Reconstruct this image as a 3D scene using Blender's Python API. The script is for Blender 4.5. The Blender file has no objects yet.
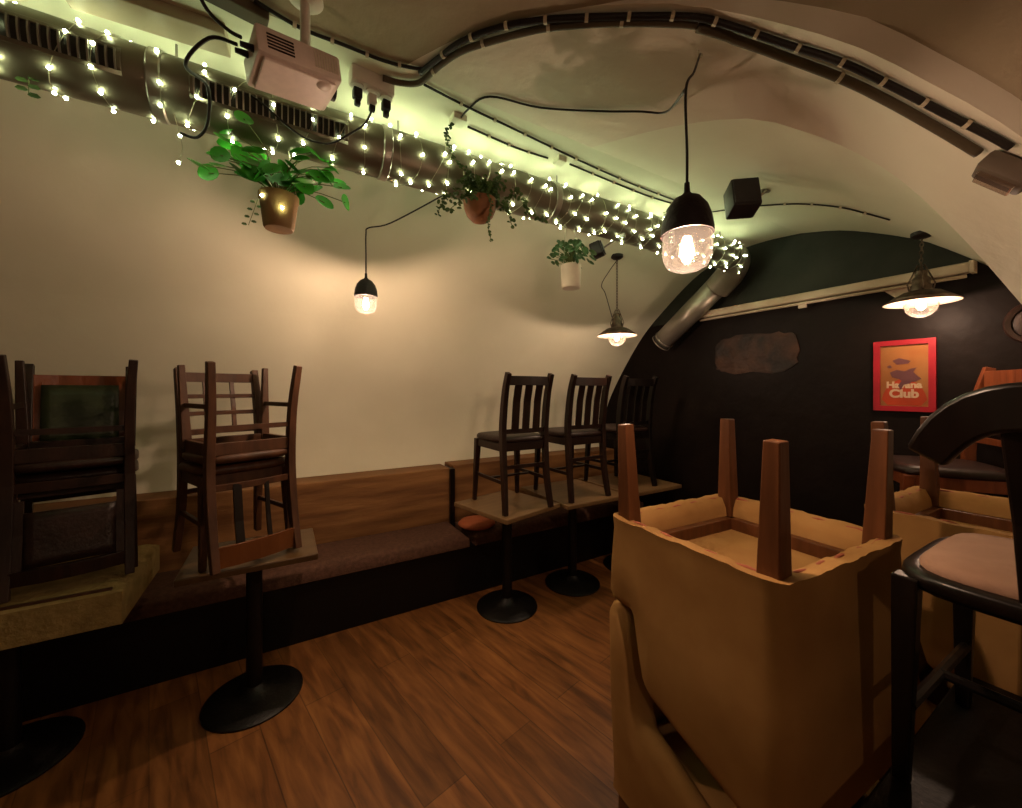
import bpy, bmesh, math, random
from mathutils import Vector, Matrix
from mathutils.bvhtree import BVHTree
random.seed(7)
PI = math.pi
S = bpy.context.scene
C = S.collection
# ------------------------------------------------------------ camera, world, exposure
FPX = 391.0
cam_d = bpy.data.cameras.new('camera'); cam = bpy.data.objects.new('camera', cam_d); C.objects.link(cam)
EYE = Vector((0, 0, 1.57))
FW = Vector((0.5045, 0.8634, 0)).normalized(); RT = Vector((FW.y, -FW.x, 0)); UP = Vector((0, 0, 1))
cam.matrix_world = Matrix.Translation(EYE) @ Matrix((RT, UP, -FW)).transposed().to_4x4()
cam_d.sensor_width = 36; cam_d.lens = FPX / 1022 * 36; cam_d.shift_y = -14 / 1022; cam_d.clip_start = 0.02
S.camera = cam
w = bpy.data.worlds.new('world'); S.world = w; w.use_nodes = True
w.node_tree.nodes['Background'].inputs[0].default_value = (.9, 1, .6, 1)
w.node_tree.nodes['Background'].inputs[1].default_value = 0.012
S.view_settings.view_transform = 'Standard'; S.view_settings.look = 'None'
S.view_settings.exposure = 0.52; S.view_settings.gamma = 1.0; S.view_settings.use_curve_mapping = False
PENDANT_W = 30.0; ENAMEL_W = 11.0; FAIRY = 62.0
WARM = (1.0, .75, .56); FAIRYC = (.84, 1.0, .56)

# ------------------------------------------------------------ materials
def mat(name, col, rough=.6, metal=0, col2=None, scale=8, bump=0, bscale=None, spec=.28, emit=None, es=0, stretch=None, detail=4, coat=0):
    m = bpy.data.materials.new(name); m.use_nodes = True; nt = m.node_tree; b = nt.nodes['Principled BSDF']
    b.inputs['Roughness'].default_value = rough; b.inputs['Metallic'].default_value = metal
    b.inputs['Specular IOR Level'].default_value = spec; b.inputs['Coat Weight'].default_value = coat
    tc = nt.nodes.new('ShaderNodeTexCoord'); mp = nt.nodes.new('ShaderNodeMapping')
    nt.links.new(tc.outputs['Object'], mp.inputs[0])
    if stretch: mp.inputs['Scale'].default_value = stretch
    n = nt.nodes.new('ShaderNodeTexNoise'); n.inputs['Scale'].default_value = scale; n.inputs['Detail'].default_value = detail
    nt.links.new(mp.outputs[0], n.inputs[0])
    r = nt.nodes.new('ShaderNodeValToRGB'); r.color_ramp.elements[0].position = .35; r.color_ramp.elements[1].position = .68
    c2 = col2 or tuple(c * .8 for c in col)
    r.color_ramp.elements[0].color = (*c2, 1); r.color_ramp.elements[1].color = (*col, 1)
    nt.links.new(n.outputs[0], r.inputs[0]); nt.links.new(r.outputs[0], b.inputs['Base Color'])
    if bump:
        n2 = nt.nodes.new('ShaderNodeTexNoise'); n2.inputs['Scale'].default_value = bscale or scale * 3; n2.inputs['Detail'].default_value = 6
        nt.links.new(mp.outputs[0], n2.inputs[0])
        bp = nt.nodes.new('ShaderNodeBump'); bp.inputs['Strength'].default_value = bump; bp.inputs['Distance'].default_value = .02
        nt.links.new(n2.outputs[0], bp.inputs['Height']); nt.links.new(bp.outputs[0], b.inputs['Normal'])
    if emit:
        b.inputs['Emission Color'].default_value = (*emit, 1); b.inputs['Emission Strength'].default_value = es
    return m
def floor_mat():
    m = bpy.data.materials.new('laminate_floor'); m.use_nodes = True; nt = m.node_tree; L = nt.links.new; b = nt.nodes['Principled BSDF']
    tc = nt.nodes.new('ShaderNodeTexCoord'); mp = nt.nodes.new('ShaderNodeMapping'); mp.inputs['Rotation'].default_value = (0, 0, math.radians(FLOOR_ROT))
    L(tc.outputs['Object'], mp.inputs[0])
    br = nt.nodes.new('ShaderNodeTexBrick'); br.inputs['Scale'].default_value = 1; br.inputs['Brick Width'].default_value = 1.3
    br.inputs['Row Height'].default_value = .19; br.inputs['Mortar Size'].default_value = .0025; br.offset = .37
    br.inputs['Color1'].default_value = (.62, .62, .62, 1); br.inputs['Color2'].default_value = (1, 1, 1, 1); br.inputs['Mortar'].default_value = (.45, .45, .45, 1)
    L(mp.outputs[0], br.inputs[0])
    m2 = nt.nodes.new('ShaderNodeMapping'); m2.inputs['Scale'].default_value = (1.3, 9, 1); L(mp.outputs[0], m2.inputs[0])
    n = nt.nodes.new('ShaderNodeTexNoise'); n.inputs['Scale'].default_value = 2.4; n.inputs['Detail'].default_value = 7; n.inputs['Distortion'].default_value = .6
    L(m2.outputs[0], n.inputs[0])
    r = nt.nodes.new('ShaderNodeValToRGB'); e = r.color_ramp.elements
    e[0].position = .30; e[0].color = (.10, .036, .010, 1); e[1].position = .68; e[1].color = (.31, .128, .036, 1)
    k = e.new(.48); k.color = (.205, .078, .021, 1)
    L(n.outputs[0], r.inputs[0])
    mx = nt.nodes.new('ShaderNodeMix'); mx.data_type = 'RGBA'; mx.blend_type = 'MULTIPLY'; mx.inputs[0].default_value = 1
    L(r.outputs[0], mx.inputs[6]); L(br.outputs[0], mx.inputs[7]); L(mx.outputs[2], b.inputs['Base Color'])
    b.inputs['Roughness'].default_value = .45; b.inputs['Specular IOR Level'].default_value = .35
    bp = nt.nodes.new('ShaderNodeBump'); bp.inputs['Strength'].default_value = .15; bp.inputs['Distance'].default_value = .004
    L(n.outputs[0], bp.inputs['Height']); L(bp.outputs[0], b.inputs['Normal'])
    return m
def glass_mat(name, tint=(1, .97, .93), gl=.10, dust=0):
    m = bpy.data.materials.new(name); m.use_nodes = True; nt = m.node_tree; nt.nodes.clear(); L = nt.links.new
    o = nt.nodes.new('ShaderNodeOutputMaterial'); t = nt.nodes.new('ShaderNodeBsdfTransparent'); t.inputs[0].default_value = (*tint, 1)
    g = nt.nodes.new('ShaderNodeBsdfGlossy'); g.inputs['Roughness'].default_value = .03
    lw = nt.nodes.new('ShaderNodeLayerWeight'); lw.inputs[0].default_value = .35
    ma = nt.nodes.new('ShaderNodeMath'); ma.operation = 'MULTIPLY_ADD'; ma.inputs[1].default_value = .7; ma.inputs[2].default_value = gl * .5
    nz = nt.nodes.new('ShaderNodeTexNoise'); nz.inputs['Scale'].default_value = 30
    bp = nt.nodes.new('ShaderNodeBump'); bp.inputs['Strength'].default_value = .1; L(nz.outputs[0], bp.inputs['Height']); L(bp.outputs[0], g.inputs['Normal'])
    mx = nt.nodes.new('ShaderNodeMixShader'); L(lw.outputs[1], ma.inputs[0]); L(ma.outputs[0], mx.inputs[0]); L(t.outputs[0], mx.inputs[1]); L(g.outputs[0], mx.inputs[2]); tl = nt.nodes.new('ShaderNodeBsdfTranslucent'); tl.inputs[0].default_value = (*tint, 1)
    m2 = nt.nodes.new('ShaderNodeMixShader'); m2.inputs[0].default_value = dust; L(mx.outputs[0], m2.inputs[1]); L(tl.outputs[0], m2.inputs[2]); L(m2.outputs[0], o.inputs[0])
    return m
FLOOR_ROT = -102.5
M = {
 'plaster': mat('cream_plaster', (.81, .79, .64), .75, col2=(.72, .70, .55), scale=1.3, bump=.12, bscale=9, spec=.15),
 'plaster_arch': mat('arch_plaster', (.78, .72, .61), .75, col2=(.72, .66, .54), scale=1.5, bump=.2, bscale=12, spec=.2),
 'plaster_dark': mat('shade_toned_plaster', (.40, .33, .23), .8, col2=(.33, .27, .18), scale=1.2, bump=.3, bscale=14, spec=.2),  # near bay turned from the light: its shade is mixed into this colour
 'black_wall': mat('black_wall_paint', (.008, .0048, .0038), .5, col2=(.005, .003, .0026), scale=3, bump=.35, bscale=7, spec=.09),
 'green_wall': mat('dark_green_paint', (.026, .028, .022), .6, col2=(.016, .018, .014), scale=4, bump=.2, bscale=12, spec=.15),
 'lamp_glow_patch': mat('painted_lamp_reflection', (.060, .024, .012), .5, col2=(.009, .005, .004), scale=5, bump=.8, bscale=9, spec=.2),
 'rough_wood': mat('rough_wainscot_wood', (.26, .125, .045), .6, col2=(.13, .055, .019), scale=2.5, bump=.3, bscale=5, stretch=(.6, 1, 5)),
 'chair_wood': mat('dark_chair_wood', (.022, .008, .004), .42, col2=(.012, .0045, .0025), scale=5, stretch=(6, 6, 1), bump=.05),
 'chair_wood_mid': mat('mid_chair_wood', (.075, .028, .011), .5, col2=(.04, .015, .006), scale=5, stretch=(6, 6, 1), bump=.05),
 'red_wood': mat('reddish_chair_wood', (.17, .045, .015), .33, col2=(.11, .028, .010), scale=5, stretch=(6, 6, 1), bump=.05),
 'black_wood': mat('blackened_chair_wood', (.007, .004, .003), .33, col2=(.004, .0025, .002), scale=5, stretch=(6, 6, 1)),
 'tub_leg': mat('walnut_leg', (.13, .046, .016), .38, col2=(.075, .026, .009), scale=3, stretch=(9, 9, 1), bump=.05),
 'table_wood': mat('varnished_table_wood', (.15, .052, .017), .25, col2=(.09, .03, .01), scale=3, stretch=(1, 8, 1)),
 'table_pale': mat('scuffed_table_wood', (.20, .12, .055), .4, col2=(.14, .08, .035), scale=3, stretch=(1, 6, 1)),
 'table_dull': mat('worn_dark_table_wood', (.10, .055, .022), .3, col2=(.06, .032, .013), scale=3, stretch=(1, 6, 1)),
 'iron': mat('cast_iron_black', (.003, .0025, .0025), .45, 0, col2=(.003, .002, .002), scale=30, bump=.1),
 'dark_leather': mat('dark_brown_leather', (.024, .011, .008), .4, col2=(.015, .007, .005), scale=20, bump=.1),
 'green_leather': mat('green_black_leather', (.026, .034, .013), .36, col2=(.016, .021, .009), scale=12, bump=.1),
 'brown_fabric': mat('brown_bench_cloth', (.105, .050, .032), .85, col2=(.07, .033, .021), scale=40, bump=.2),
 'khaki_velvet': mat('khaki_velvet', (.37, .205, .072), .85, col2=(.27, .14, .045), scale=4, bump=.05, bscale=10, spec=.12),
 'khaki_bench': mat('khaki_bench_cloth', (.27, .195, .075), .9, col2=(.20, .145, .055), scale=14, bump=.3, spec=.15),
 'webbing': mat('jute_underlay', (.17, .085, .03), .9, col2=(.08, .04, .014), scale=9, bump=.4, bscale=40),
 'edge_tape': mat('red_brown_edge_tape', (.30, .085, .045), .8, scale=20),
 'galv': mat('galvanised_duct', (.40, .36, .31), .36, .7, col2=(.27, .25, .21), scale=5, bump=.05),
 'duct_dark': mat('duct_dull_steel', (.19, .165, .12), .45, .6, col2=(.12, .10, .07), scale=4, bump=.08),
 'void': mat('grille_shadow_box', (.035, .033, .026), .9),
 'black': mat('black_plastic', (.016, .012, .012), .45),
 'cable': mat('black_cable_rubber', (.018, .013, .011), .5),
 'cable_brown': mat('painted_over_cable', (.10, .075, .045), .6),
 'clip': mat('cable_clip_plastic', (.62, .54, .40), .5),
 'white_plastic': mat('white_plastic', (.66, .58, .50), .4, scale=20, col2=(.60, .52, .45)),
 'proj': mat('projector_shell', (.62, .50, .43), .42, scale=40, col2=(.56, .45, .39)),
 'screen': mat('screen_casing', (.52, .44, .34), .45, scale=3, col2=(.36, .28, .19)),
 'leaf': mat('pilea_leaf', (.06, .36, .022), .4, col2=(.03, .22, .015), scale=14),
 'leaf_dark': mat('trailing_leaf', (.07, .13, .03), .5, col2=(.03, .07, .018), scale=20),
 'leaf_mid': mat('bushy_leaf', (.09, .19, .07), .5, col2=(.04, .10, .035), scale=16),
 'stem': mat('plant_stem', (.12, .14, .04), .6),
 'terracotta': mat('ochre_clay_pot', (.24, .14, .05), .7, col2=(.17, .095, .035), scale=12, bump=.1),
 'terracotta2': mat('orange_clay_pot', (.20, .085, .03), .7, col2=(.13, .052, .018), scale=12, bump=.15),
 'white_pot': mat('white_ceramic', (.62, .56, .46), .35),
 'soil': mat('potting_soil', (.03, .02, .012), .95, scale=60, bump=.6),
 'cap': mat('lamp_cap_black', (.020, .014, .016), .5, scale=40, bump=.15),
 'enamel': mat('white_enamel', (.50, .40, .33), .4),
 'lamp_metal': mat('aged_lamp_metal', (.16, .115, .085), .45, .7, col2=(.05, .035, .025), scale=30),
 'glass': glass_mat('lamp_glass'),
 'glass_pink': glass_mat('pinkish_glass', (1, .90, .84), .2, .006),
 'filament': mat('glowing_filament', (1, .7, .4), .5, emit=(1.0, .62, .34), es=60),
 'bulb_glow': mat('glowing_bulb', (1, .7, .4), .5, emit=(1.0, .62, .36), es=28),
 'fairy': mat('fairy_light_bulb', (1, 1, .8), .5, emit=FAIRYC, es=FAIRY),
 'wire': mat('silver_wire', (.5, .48, .34), .4, .6),
 'red_frame': mat('red_picture_frame', (.26, .005, .014), .5),
 'paper': mat('orange_poster_print', (.38, .20, .08), .5, col2=(.33, .135, .045), scale=5),
 'print_red': mat('poster_red_ink', (.55, .07, .03), .5),
 'print_violet': mat('poster_violet_ink', (.16, .07, .10), .5),
 'print_white': mat('poster_white_ink', (.78, .64, .5), .5),
 'pink_fabric': mat('pink_beige_seat_cloth', (.30, .18, .125), .85, col2=(.24, .14, .095), scale=10, bump=.1, spec=.2),
 'orange_cloth': mat('orange_cushion_cloth', (.42, .12, .05), .8),
 'grey_metal': mat('fixture_grey_metal', (.14, .105, .08), .65, .2),
}
M['floor'] = floor_mat()

# ------------------------------------------------------------ mesh helpers
class MB:
    def __init__(s): s.bm = bmesh.new(); s.T = Matrix()
    def _v(s, p): return s.bm.verts.new(s.T @ Vector(p))
    def box(s, c, d, rot=None, taper=None, bev=0):
        c = Vector(c); hx, hy, hz = d[0] / 2, d[1] / 2, d[2] / 2; R = rot or Matrix.Identity(3)
        vs = []
        for z in (-1, 1):
            k = taper if (taper is not None and z == -1) else 1
            for x, y in ((-1, -1), (1, -1), (1, 1), (-1, 1)): vs.append(s._v(c + R @ Vector((x * hx * k, y * hy * k, z * hz))))
        fs = [s.bm.faces.new([vs[i] for i in f]) for f in ((3, 2, 1, 0), (4, 5, 6, 7), (0, 1, 5, 4), (1, 2, 6, 5), (2, 3, 7, 6), (3, 0, 4, 7))]
        if bev:
            es = set(e for f in fs for e in f.edges)
            bmesh.ops.bevel(s.bm, geom=list(es), offset=bev, segments=2, affect='EDGES', profile=.5)
        return s
    def beam(s, a, b, w0, d0, w1=None, d1=None, side=(1, 0, 0)):
        """rectangular bar from a to b; w along side, d across"""
        a = Vector(a); b = Vector(b); z = (b - a).normalized(); x = Vector(side); x = (x - z * x.dot(z)).normalized(); y = z.cross(x)
        w1 = w1 or w0; d1 = d1 or d0; R = []
        for p, w_, d_ in ((a, w0, d0), (b, w1, d1)):
            R.append([s._v(p + x * (w_ / 2 * i) + y * (d_ / 2 * j)) for i, j in ((-1, -1), (1, -1), (1, 1), (-1, 1))])
        s.bm.faces.new(R[0][::-1]); s.bm.faces.new(R[1])
        for i in range(4): j = (i + 1) % 4; s.bm.faces.new((R[0][i], R[0][j], R[1][j], R[1][i]))
        return s
    def bars(s, pts, w_, d_, side=(1, 0, 0)):
        """continuous rectangular section through pts; w_, d_ lists or numbers"""
        n = len(pts); P = [Vector(p) for p in pts]; W = w_ if isinstance(w_, (list, tuple)) else [w_] * n; D = d_ if isinstance(d_, (list, tuple)) else [d_] * n
        rings = []
        for i in range(n):
            t = (P[min(i + 1, n - 1)] - P[max(i - 1, 0)]).normalized(); x = Vector(side); x = (x - t * x.dot(t)).normalized(); y = t.cross(x)
            rings.append([s._v(P[i] + x * (W[i] / 2 * a) + y * (D[i] / 2 * b)) for a, b in ((-1, -1), (1, -1), (1, 1), (-1, 1))])
        s._loft(rings, True, True); return s
    def _loft(s, rings, closed, caps):
        for a, b in zip(rings, rings[1:]):
            n = len(a)
            for i in range(n if closed else n - 1):
                j = (i + 1) % n; s.bm.faces.new((a[i], a[j], b[j], b[i]))
        if caps: s.bm.faces.new(rings[0][::-1]); s.bm.faces.new(rings[-1])
    def tube(s, pts, r, n=8, caps=True):
        P = [Vector(p) for p in pts]; m = len(P); R = r if isinstance(r, (list, tuple)) else [r] * m; rings = []; x = None
        for i in range(m):
            t = (P[min(i + 1, m - 1)] - P[max(i - 1, 0)])
            t = t.normalized() if t.length > 1e-9 else Vector((0, 0, 1))
            if x is None: x = t.orthogonal().normalized()
            else:
                x = x - t * x.dot(t); x = x.normalized() if x.length > 1e-6 else t.orthogonal().normalized()
            y = t.cross(x)
            rings.append([s._v(P[i] + (x * math.cos(2 * PI * k / n) + y * math.sin(2 * PI * k / n)) * R[i]) for k in range(n)])
        s._loft(rings, True, caps); return s
    def lathe(s, prof, c=(0, 0, 0), n=24, caps=True, sq=0):
        c = Vector(c); rings = []
        for r, z in prof:
            rings.append([s._v(c + Vector((r * math.cos(2 * PI * k / n), r * math.sin(2 * PI * k / n), z))) for k in range(n)])
        s._loft(rings, True, caps); return s
    def prism(s, poly, z0, z1, axis='z'):
        def P(a, b, c): return {'z': (a, b, c), 'x': (c, a, b), 'y': (a, c, b)}[axis]
        A = [s._v(P(x, y, z0)) for x, y in poly]; B = [s._v(P(x, y, z1)) for x, y in poly]
        s._loft([A, B], True, True); return s
    def grid(s, rows):
        R = [[s._v(p) for p in row] for row in rows]
        for a, b in zip(R, R[1:]):
            for i in range(len(a) - 1): s.bm.faces.new((a[i], a[i + 1], b[i + 1], b[i]))
        return s
    def ball(s, c, r, sub=1, sc=(1, 1, 1)):
        mm = s.T @ Matrix.Translation(c) @ Matrix.Diagonal((*sc, 1))
        bmesh.ops.create_icosphere(s.bm, subdivisions=sub, radius=r, matrix=mm); return s
    def face(s, pts): s.bm.faces.new([s._v(p) for p in pts]); return s
    def build(s, name, material, parent=None, smooth=False, loc=None, bevel=0, subsurf=0, angle=None, solid=0, normals=True):
        if normals: bmesh.ops.recalc_face_normals(s.bm, faces=s.bm.faces[:])
        me = bpy.data.meshes.new(name); s.bm.to_mesh(me); s.bm.free()
        me.materials.append(M[material] if isinstance(material, str) else material)
        if smooth:
            for p in me.polygons: p.use_smooth = True
            if angle: me.set_sharp_from_angle(angle=math.radians(angle))
        o = bpy.data.objects.new(name, me); C.objects.link(o)
        if loc: o.location = loc
        if parent: o.parent = parent
        if bevel:
            b = o.modifiers.new('bevel', 'BEVEL'); b.width = bevel; b.segments = 2; b.limit_method = 'ANGLE'; b.angle_limit = math.radians(40)
        if subsurf:
            b = o.modifiers.new('subsurf', 'SUBSURF'); b.levels = subsurf; b.render_levels = subsurf
        if solid:
            b = o.modifiers.new('solid', 'SOLIDIFY'); b.thickness = solid; b.offset = 0
        return o
def tag(o, label=None, cat=None, group=None, kind=None):
    if label: o['label'] = label
    if cat: o['category'] = cat
    if group: o['group'] = group
    if kind: o['kind'] = kind
    return o
def empty(name, loc, rz=0, flip=False):
    o = bpy.data.objects.new(name, None); C.objects.link(o); o.location = loc; o.rotation_euler = (PI if flip else 0, 0, rz); o.empty_display_size = .1
    return o
def thing(name, label, cat, loc=(0, 0, 0), rz=0, group=None, flip=False):
    return tag(empty(name, loc, rz, flip), label, cat, group)
def dup(root, loc, rz, label, group=None, flip=False):
    r = root.copy(); C.objects.link(r); r.location = loc; r.rotation_euler = (PI if flip else 0, 0, rz); r['label'] = label
    if group: r['group'] = group
    for ch in list(root.children):
        c = ch.copy(); C.objects.link(c); c.parent = r
        for g in ch.children:
            d = g.copy(); C.objects.link(d); d.parent = c
    return r
def catmull(P, n=6):
    P = [Vector(p) for p in P]; out = []
    for i in range(len(P) - 1):
        a, b, c, d = P[max(i - 1, 0)], P[i], P[i + 1], P[min(i + 2, len(P) - 1)]
        for k in range(n):
            t = k / n; out.append(.5 * ((2 * b) + (c - a) * t + (2 * a - 5 * b + 4 * c - d) * t * t + (3 * b - a - 3 * c + d) * t ** 3))
    out.append(P[-1]); return out
def resample(P, n):
    L = [0]
    for a, b in zip(P, P[1:]): L.append(L[-1] + (b - a).length)
    out = []; j = 0
    for i in range(n):
        d = L[-1] * i / (n - 1)
        while j < len(P) - 2 and L[j + 1] < d: j += 1
        t = (d - L[j]) / max(L[j + 1] - L[j], 1e-9); out.append(P[j].lerp(P[j + 1], min(t, 1)))
    return out
def ray(x, y): return (FW + RT * ((x - 511) / FPX) + UP * ((390 - y) / FPX))

# ------------------------------------------------------------ the room shell
E = 3.17; U0 = -2.4; VB = -2.2
prof = catmull([(v, h, 0) for v, h in [(3.37, .86), (3.345, 1.15), (3.20, 1.52), (2.82, 2.05), (2.50, 2.34), (2.13, 2.595), (1.80, 2.69), (1.58, 2.70), (1.36, 2.68)]], 5)
prof = [(p.x, p.y) for p in prof]
ki = min(range(len(prof)), key=lambda i: abs(prof[i][1] - 2.05))
us = [U0 + (E - U0) * i / 24 for i in range(25)]
def struct(mb, name, material, **k): return tag(mb.build(name, material, **k), kind='structure')
mb = MB(); mb.grid([[(u, 3.37, 0), (u, 3.37, .86)] + [(u, v, h) for v, h in prof[1:ki + 1]] for u in us]); struct(mb, 'wall_left', 'plaster', smooth=True, normals=False)
mb = MB(); mb.grid([[(u, v, h) for v, h in prof[ki:]] for u in us]); struct(mb, 'ceiling', 'plaster', smooth=True, normals=False)
N = 44
R0 = catmull([(.35, 1.36, 2.68), (.50, 1.12, 2.68), (.69, .90, 2.66), (.86, .75, 2.64), (1.02, .63, 2.60), (1.22, .43, 2.45), (1.40, .31, 2.33), (1.58, .20, 2.20), (1.80, .05, 1.95), (1.97, -.12, 1.5), (2.02, -.2, 1.0), (2.02, -.2, 0)], 8)
R1 = catmull([(1.22, 1.36, 2.68), (1.30, 1.02, 2.60), (1.42, .78, 2.535), (1.58, .68, 2.49), (1.795, .61, 2.45), (1.98, .524, 2.35), (2.19, .416, 2.15), (2.48, .31, 1.9), (2.62, .16, 1.55), (2.66, .05, 1.0), (2.66, .05, 0)], 8)
R2 = catmull([(E, 1.36, 2.68), (E, 1.1, 2.61), (E, .8, 2.46), (E, .64, 2.34), (E, .4, 2.11), (E, .2, 1.85), (E, .05, 1.5), (E, -.02, 1.0), (E, -.02, 0)], 8)
R0, R1, R2 = resample(R0, N), resample(R1, N), resample(R2, N)
def lerp_rows(A, B, n): return [[a.lerp(b, k / n) for a, b in zip(A, B)] for k in range(n + 1)]
bandrows = lerp_rows(R0, R1, 8)
for k, row in enumerate(bandrows):          # soffit bulges up a little between its two edges
    for p in row: p.z += .03 * math.sin(PI * k / 8) * min(1, row.index(p) / 14) * (1 if p.z > 1 else 0)
struct(MB().grid(bandrows), 'ceiling_arch_soffit', 'plaster_arch', smooth=True, normals=False)
nicherows = lerp_rows(R1, R2, 8)
struct(MB().grid(nicherows), 'ceiling_end_bay', 'plaster', smooth=True, normals=False)
R0u = [p + Vector((-.02 * f, -.02 * f, .05 * f)) for p, f in ((p, max(0, min(1, (p.x - .75) / .5))) for p in R0)]
struct(MB().grid([R0, R0u]), 'trim_1', 'plaster_arch', smooth=True, normals=False)
# near bay: left of the groin flat, right of it extruded towards the camera side
lead = [Vector((U0 + (.35 - U0) * k / 8, 1.36, 2.68)) for k in range(8)]
edge = lead + R0u
nearrows = [[Vector((p.x, p.y + (VB - p.y) * t, p.z)) for p in edge] for t in (0, .04, .1, .2, .35, .5, .7, 1)]
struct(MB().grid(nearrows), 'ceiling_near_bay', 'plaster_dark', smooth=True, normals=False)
def wallbox(name, a, b, material):
    mb = MB(); c = [(x + y) / 2 for x, y in zip(a, b)]; mb.box(c, [abs(y - x) for x, y in zip(a, b)]); return struct(mb, name, material)
wallbox('floor', (U0 - .1, VB - .1, -.1), (E + .1, 3.6, 0), 'floor')
wallbox('wall_end', (E, -.6, 0), (E + .1, 3.6, 2.8), 'black_wall')
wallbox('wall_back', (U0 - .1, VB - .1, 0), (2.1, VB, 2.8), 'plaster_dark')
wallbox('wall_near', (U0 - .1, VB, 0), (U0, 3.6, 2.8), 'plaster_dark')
# dark green painted top zone of end wall (follows the vault above the screen casing)
mb = MB(); top = [(v, h) for v, h in prof if 2.20 < h] + [(p.y, p.z) for p in R2[1:] if p.z > 2.24]
top = [(v, h - .004) for v, h in top]
mb.prism(top + [(top[-1][0], 2.2), (top[0][0], 2.2)], E - .006, E, 'x'); struct(mb, 'trim_2', 'green_wall')
mb = MB(); rr = random.Random(3)
pl = [(1.68 + (.31 + rr.uniform(-.012, .012)) * (abs(math.cos(a)) ** .5) * (1 if math.cos(a) > 0 else -1), 1.855 + (.15 + rr.uniform(-.012, .012)) * (abs(math.sin(a)) ** .5) * (1 if math.sin(a) > 0 else -1)) for a in [2 * PI * i / 36 for i in range(36)]]
mb.prism(pl, E - .008, E, 'x'); struct(mb, 'trim_3', 'lamp_glow_patch')  # brown patch paints the warm lamp reflection on the black wall
# wainscot of boards with a ledge, a post and a step down
mb = MB(); mb.box(((U0 + 1.23) / 2, 3.255, .453), (1.23 - U0, .23, .905), bev=.006); struct(mb, 'wainscot_left', 'rough_wood')
mb = MB(); mb.box(((1.27 + E) / 2, 3.265, .46), (E - 1.27, .21, .92), bev=.006); struct(mb, 'trim_4', 'rough_wood')
mb = MB(); mb.box((1.25, 3.20, .45), (.04, .16, .90)); struct(mb, 'trim_5', 'black_wood')
bpy.data.objects['wainscot_left'].name = 'trim_6'
# skirting
# BVH of the ceiling for cables and lamps
allrows = [bandrows, nicherows, nearrows, [[Vector((u, v, h)) for v, h in prof[1:]] for u in us]]
VV, FF = [], []
for rows in allrows:
    for a, b in zip(rows, rows[1:]):
        for i in range(len(a) - 1):
            k = len(VV); VV += [a[i], a[i + 1], b[i + 1], b[i]]; FF.append((k, k + 1, k + 2, k + 3))
BV = BVHTree.FromPolygons(VV, FF)
def onceil(x, y, off=.008):
    d = ray(x, y).normalized(); h = BV.ray_cast(EYE, d, 8)
    if h[0] is None: return EYE + d * 2
    n = h[1] if h[1].dot(d) < 0 else -h[1]
    return h[0] + n * off
def ceilz(u, v):
    h = BV.ray_cast(Vector((u, v, 1.3)), Vector((0, 0, 1)), 3)
    return h[0].z if h[0] else 2.68
def cable(name, pix, r, label, m='cable', off=None, clips=0, pts=None, cat='cable', part_of=None):
    P = pts or [onceil(x, y, off if off is not None else r + .003) for x, y in pix]
    Q = catmull(P, 6)
    if not pts: # keep on the ceiling between points
        Q2 = []
        for q in Q:
            d = (q - EYE).normalized(); h = BV.ray_cast(EYE, d, 8)
            if h[0] is not None and abs((h[0] - EYE).length - (q - EYE).length) < .25:
                n = h[1] if h[1].dot(d) < 0 else -h[1]; q = h[0] + n * (off if off is not None else r + .003)
            Q2.append(q)
        Q = Q2
    if part_of:
        return MB().tube([q - part_of.location for q in Q], r, 8).build('cord', m, part_of, smooth=True)
    root = MB().tube(Q, r, 8).build(name, m, smooth=True); tag(root, label, cat)
    if clips:
        L = resample(Q, clips + 2)
        for i in range(1, clips + 1):
            t = (L[i + 1] - L[i - 1]).normalized() * .005
            MB().tube([L[i] - t, L[i] + t], r + (.004 if r < .006 else .0025), 8).build('cable_clip', 'clip', root)
    return root

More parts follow.
